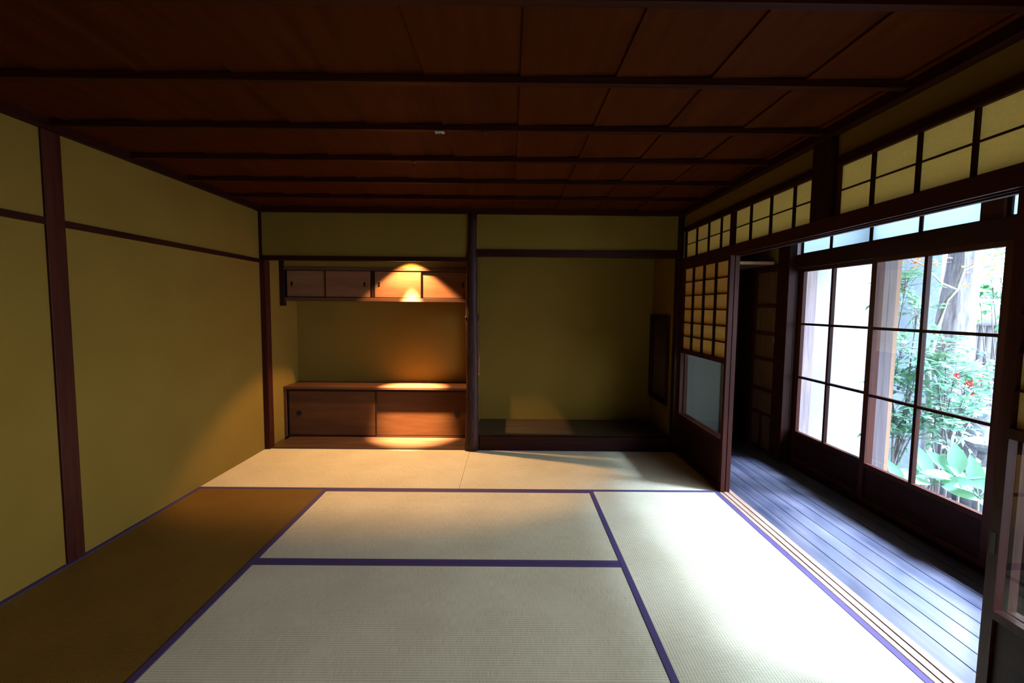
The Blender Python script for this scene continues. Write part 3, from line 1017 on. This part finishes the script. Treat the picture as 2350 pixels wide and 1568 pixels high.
def nandina(name, label, base, tops, mat, size, per, seed, berries=None, cat='shrub'):
    rng = random.Random(seed)
    t = thing(name, label, cat, tuple(base))
    lm, sm, fm = MB(), MB(), MB()
    for tpnt, rad_ in tops:
        b0 = Vector(base)+Vector((rng.uniform(-.09, .09), rng.uniform(-.09, .09), 0))
        mid = b0.lerp(tpnt, 0.5)+Vector((rng.uniform(-.05, .05), rng.uniform(-.05, .05), 0.04))
        q3 = mid.lerp(tpnt, 0.5)+Vector((rng.uniform(-.03, .03), 0, 0.02))
        sm.tube([b0, mid, q3, tpnt], [0.011, 0.008, 0.006, 0.003], 6)
        for k in range(per):
            c = tpnt+rvec(rng)*rad_*rng.uniform(0.1, 1.0)
            dd = (c-tpnt)+Vector((0, 0, 0.04))+rvec(rng)*0.05
            st = tpnt.lerp(c, 0.35)
            sm.tube([tpnt.lerp(q3, rng.uniform(0, .5)), st], [0.0025, 0.0016], 4)
            frond(lm, fm, st, dd, size*rng.uniform(0.8, 1.2), rng)
    sm.v, off = sm.v+fm.v, len(sm.v)
    sm.f += [tuple(i+off for i in f_) for f_ in fm.f]
    sm.s += fm.s
    sm.build('stems', M['twig'], t)['kind'] = 'stuff'
    lm.build('foliage', mat, t)['kind'] = 'stuff'
    if berries:
        for (c, rad_, nn) in berries:
            bm_ = MB()
            for k in range(nn):
                p = Vector(c)+rvec(rng)*rad_*rng.uniform(0.3, 1)
                r_ = 0.0055
                bm_.tube([p-Vector((0, 0, r_)), p-Vector((0, 0, r_*0.5)), p+Vector((0, 0, r_*0.5)), p+Vector((0, 0, r_))], [r_*0.3, r_*0.95, r_*0.95, r_*0.3], 6)
            bm_.build('berry_cluster', M['berry'], t)['kind'] = 'stuff'
    return t


B1 = at(2030, 1100, -0.35); B1.z = GZ
tops = [(at(*q), r_) for q, r_ in (((2080, 650, -.3), .17), ((2050, 660, -.15), .13), ((2105, 720, -.3), .15), ((2070, 800, -.35), .17),
        ((2110, 830, -.3), .16), ((2040, 870, -.25), .12), ((2090, 900, -.4), .18), ((2120, 960, -.45), .15), ((2050, 960, -.35), .15), ((2075, 1010, -.4), .12))]
nandina('nandina_bush', 'airy green bush with thin stems, left in the garden door', B1, tops, M['nandina'], 0.062, 17, 21)
B2 = at(2140, 1090, -0.5); B2.z = GZ
tops = [(at(*q), r_) for q, r_ in (((2170, 790, -.45), .13), ((2150, 850, -.5), .13), ((2190, 860, -.45), .14), ((2215, 900, -.4), .13), ((2160, 920, -.5), .15),
        ((2200, 950, -.45), .12), ((2140, 980, -.5), .13), ((2180, 990, -.5), .11), ((2250, 930, -.35), .12), ((2235, 860, -.35), .09))]
nandina('nandina_bush', 'leafy bush with red berry clusters in front of the trunk', B2, tops, M['nandina'], 0.058, 18, 33,
        [(at(2245, 868, -.42), 0.055, 60), (at(2225, 880, -.45), 0.04, 35), (at(2195, 862, -.47), 0.03, 22), (at(2235, 905, -.42), 0.025, 14)])
B3 = at(2290, 1000, 0.2); B3.z = GZ
tops = [(at(*q), r_) for q, r_ in (((2275, 690, .3), .2), ((2300, 700, .3), .2), ((2275, 640, .3), .2), ((2250, 695, .3), .12), ((2300, 610, .4), .2))]
nandina('evergreen_shrub', 'dark green shrub hanging over the bamboo fence', B3, tops, M['shrub'], 0.085, 8, 44)

# maple with thin pale limb crossing in front of the trunk
t = thing('maple_tree', 'slender maple with a pale curved limb and orange leaves at the window top', 'tree', tuple(Vector((at(2125, 1100, -0.1).x, -0.1, GZ))))
mb = MB()
y = -0.15
mb.tube([Vector((at(2125, 1100, -0.1).x, -0.1, GZ)), at(2135, 960, y), at(2128, 840, y), at(2150, 760, y), at(2172, 690, y), at(2196, 665, y), at(2212, 620, y), at(2255, 600, y), at(2320, 560, y)],
        [0.03, 0.026, 0.022, 0.018, 0.015, 0.013, 0.011, 0.009, 0.006], 8)
mb.tube([at(2196, 665, y), at(2160, 650, y), at(2120, 610, y), at(2075, 585, y-.1), at(2050, 560, y-.1)], [0.010, 0.008, 0.007, 0.005, 0.003], 6)
mb.tube([at(2212, 620, y), at(2215, 560, y), at(2240, 480, y)], [0.010, 0.009, 0.006], 6)
mb.build('limbs', M['bamboopole'], t)
rng = random.Random(8)
ml = MB()
for (px, py, sp_, nn) in ((2100, 600, .14, 26), (2075, 590, .11, 18), (2130, 605, .10, 14), (2250, 600, .13, 22), (2290, 620, .13, 22), (2215, 655, .05, 4), (2280, 585, .14, 18), (2180, 570, .14, 16)):
    c = at(px, py, y-0.05)
    for k in range(nn):
        p = c+rvec(rng)*sp_*rng.uniform(0.2, 1)
        nr = (Vector((0, 0, 1))+rvec(rng)*0.5).normalized()
        d0 = rvec(rng); d0.z *= 0.3
        for a in (-70, -35, 0, 35, 70):
            dd = Matrix.Rotation(math.radians(a), 3, nr) @ d0
            ml.leaf(p, dd, 0.006, 0.042*(1-abs(a)/200), nr, 0.1, 3)
ml.build('foliage', M['maple'], t)['kind'] = 'stuff'


def broad(px, py, Y, leaves, label):
    b0 = at(px, py, Y)
    t = thing('broadleaf_plant', label, 'plant', tuple(b0), 'broad-leaved plants at the garden door')
    for k, (az, el, L, w) in enumerate(leaves):
        d = Vector((math.cos(math.radians(az))*math.cos(math.radians(el)), math.sin(math.radians(az))*math.cos(math.radians(el)), math.sin(math.radians(el))))
        l = MB()
        s0 = b0+d*0.05
        l.tube([b0, s0], [0.004, 0.003], 5)
        l.leaf(s0, d, w, L, Vector((-d.x*d.z, -d.y*d.z, 1)).normalized()+Vector((-0.5, -0.6, 0.2)), 0.22, 8)
        l.build('leaf', M['aspid'], t)
    # stalk down to the soil
    MB().tube([(b0.x, b0.y, GZ), (b0.x+0.01, b0.y, (GZ+b0.z)/2), tuple(b0)], [0.012, 0.010, 0.006], 6).build('stem', M['twig'], t)


broad(2140, 1110, -1.05, [(120, 70, .24, .05), (20, 20, .22, .045), (200, 15, .20, .045), (80, 40, .20, .05), (-60, 25, .20, .045), (310, -5, .2, .05)], 'broad-leaved plant lowest at the left of the glazing corner')
broad(2200, 1105, -1.10, [(60, 65, .24, .055), (0, 25, .24, .05), (180, 20, .22, .045), (110, 45, .22, .05), (-70, 10, .22, .05), (140, 10, .22, .05)], 'broad-leaved plant with one big upright oval leaf')
broad(2245, 1140, -1.15, [(80, 75, .24, .05), (10, 35, .22, .05), (200, 30, .22, .05), (150, 55, .2, .045), (-50, 10, .22, .05), (250, 0, .2, .05)], 'broad-leaved plant at the lower right pane corner')
broad(2075, 1130, -0.75, [(100, 60, .22, .045), (10, 40, .2, .04), (190, 35, .2, .04)], 'broad-leaved plant with few leaves under the thin stems')

# stone lantern / basin
c = at(2262, 1022, -0.35)
t = thing('stone_lantern', 'grey stone lantern partly hidden by the door frame', 'lantern', (c.x, c.y, GZ))
def ring(mb, c, prof, n=6, rot=0.3):
    i = len(mb.v)
    for (r_, z) in prof:
        for j in range(n):
            a = 2*math.pi*j/n+rot
            mb.v.append((c.x+r_*math.cos(a), c.y+r_*math.sin(a), z))
    for k in range(len(prof)-1):
        for j in range(n):
            mb.f.append((i+k*n+j, i+k*n+(j+1) % n, i+(k+1)*n+(j+1) % n, i+(k+1)*n+j)); mb.s.append(n > 8)
    mb.f.append(tuple(i+j for j in range(n-1, -1, -1))); mb.s.append(False)
    mb.f.append(tuple(i+(len(prof)-1)*n+j for j in range(n))); mb.s.append(False)
    return mb
cz = c.z
ring(MB(), c, [(0.055, GZ), (0.05, cz-0.12), (0.045, cz-0.055)], 12).build('shaft', M['stone'], t)
ring(MB(), c, [(0.05, cz-0.055), (0.16, cz+0.0), (0.165, cz+0.03), (0.09, cz+0.055)], 6).build('slab', M['stone'], t)
c2 = at(2238, 946, -0.10)
t = thing('stone_basin', 'low dark stone basin behind the berry bush', 'stone basin', (c2.x, c2.y, GZ))
ring(MB(), c2, [(0.11, GZ), (0.10, 0.0), (0.12, c2.z-0.05), (0.145, c2.z), (0.14, c2.z+0.04), (0.09, c2.z+0.045), (0.07, c2.z+0.0)], 18).build('bowl', M['stone'], t)
rng = random.Random(17)
for k, (px, py, Y, r_) in enumerate(((2040, 1110, 0.0, .14), (2070, 1120, 0.1, .12), (2285, 1120, 0.15, .10))):
    p = at(px, py, Y)
    p.z = GZ+r_*0.35
    s = MB()
    n = 14
    prof = [(-0.6, 0.75), (-0.2, 1.0), (0.25, 0.92), (0.55, 0.6), (0.7, 0.2)]
    ph = rng.uniform(0, 6)
    for (zz, q) in prof:
        for j in range(n):
            a = 2*math.pi*j/n
            rr2 = r_*q*(1+0.12*math.sin(2*a+ph)+0.07*math.sin(5*a+zz*3+ph))
            s.v.append((p.x+rr2*math.cos(a), p.y+rr2*math.sin(a), p.z+zz*r_))
    for kk in range(len(prof)-1):
        for j in range(n):
            s.f.append((kk*n+j, kk*n+(j+1) % n, (kk+1)*n+(j+1) % n, (kk+1)*n+j)); s.s.append(True)
    s.f.append(tuple((len(prof)-1)*n+j for j in range(n))); s.s.append(True)
    s.f.append(tuple(range(n-1, -1, -1))); s.s.append(False)
    o = s.build('garden_rock', M['stone'])
    tag(o, ('mossy grey rock below the thin stems', 'smaller grey rock beside the first, toward the trunk', 'grey rock at the right foot of the trunk')[k], 'rock')
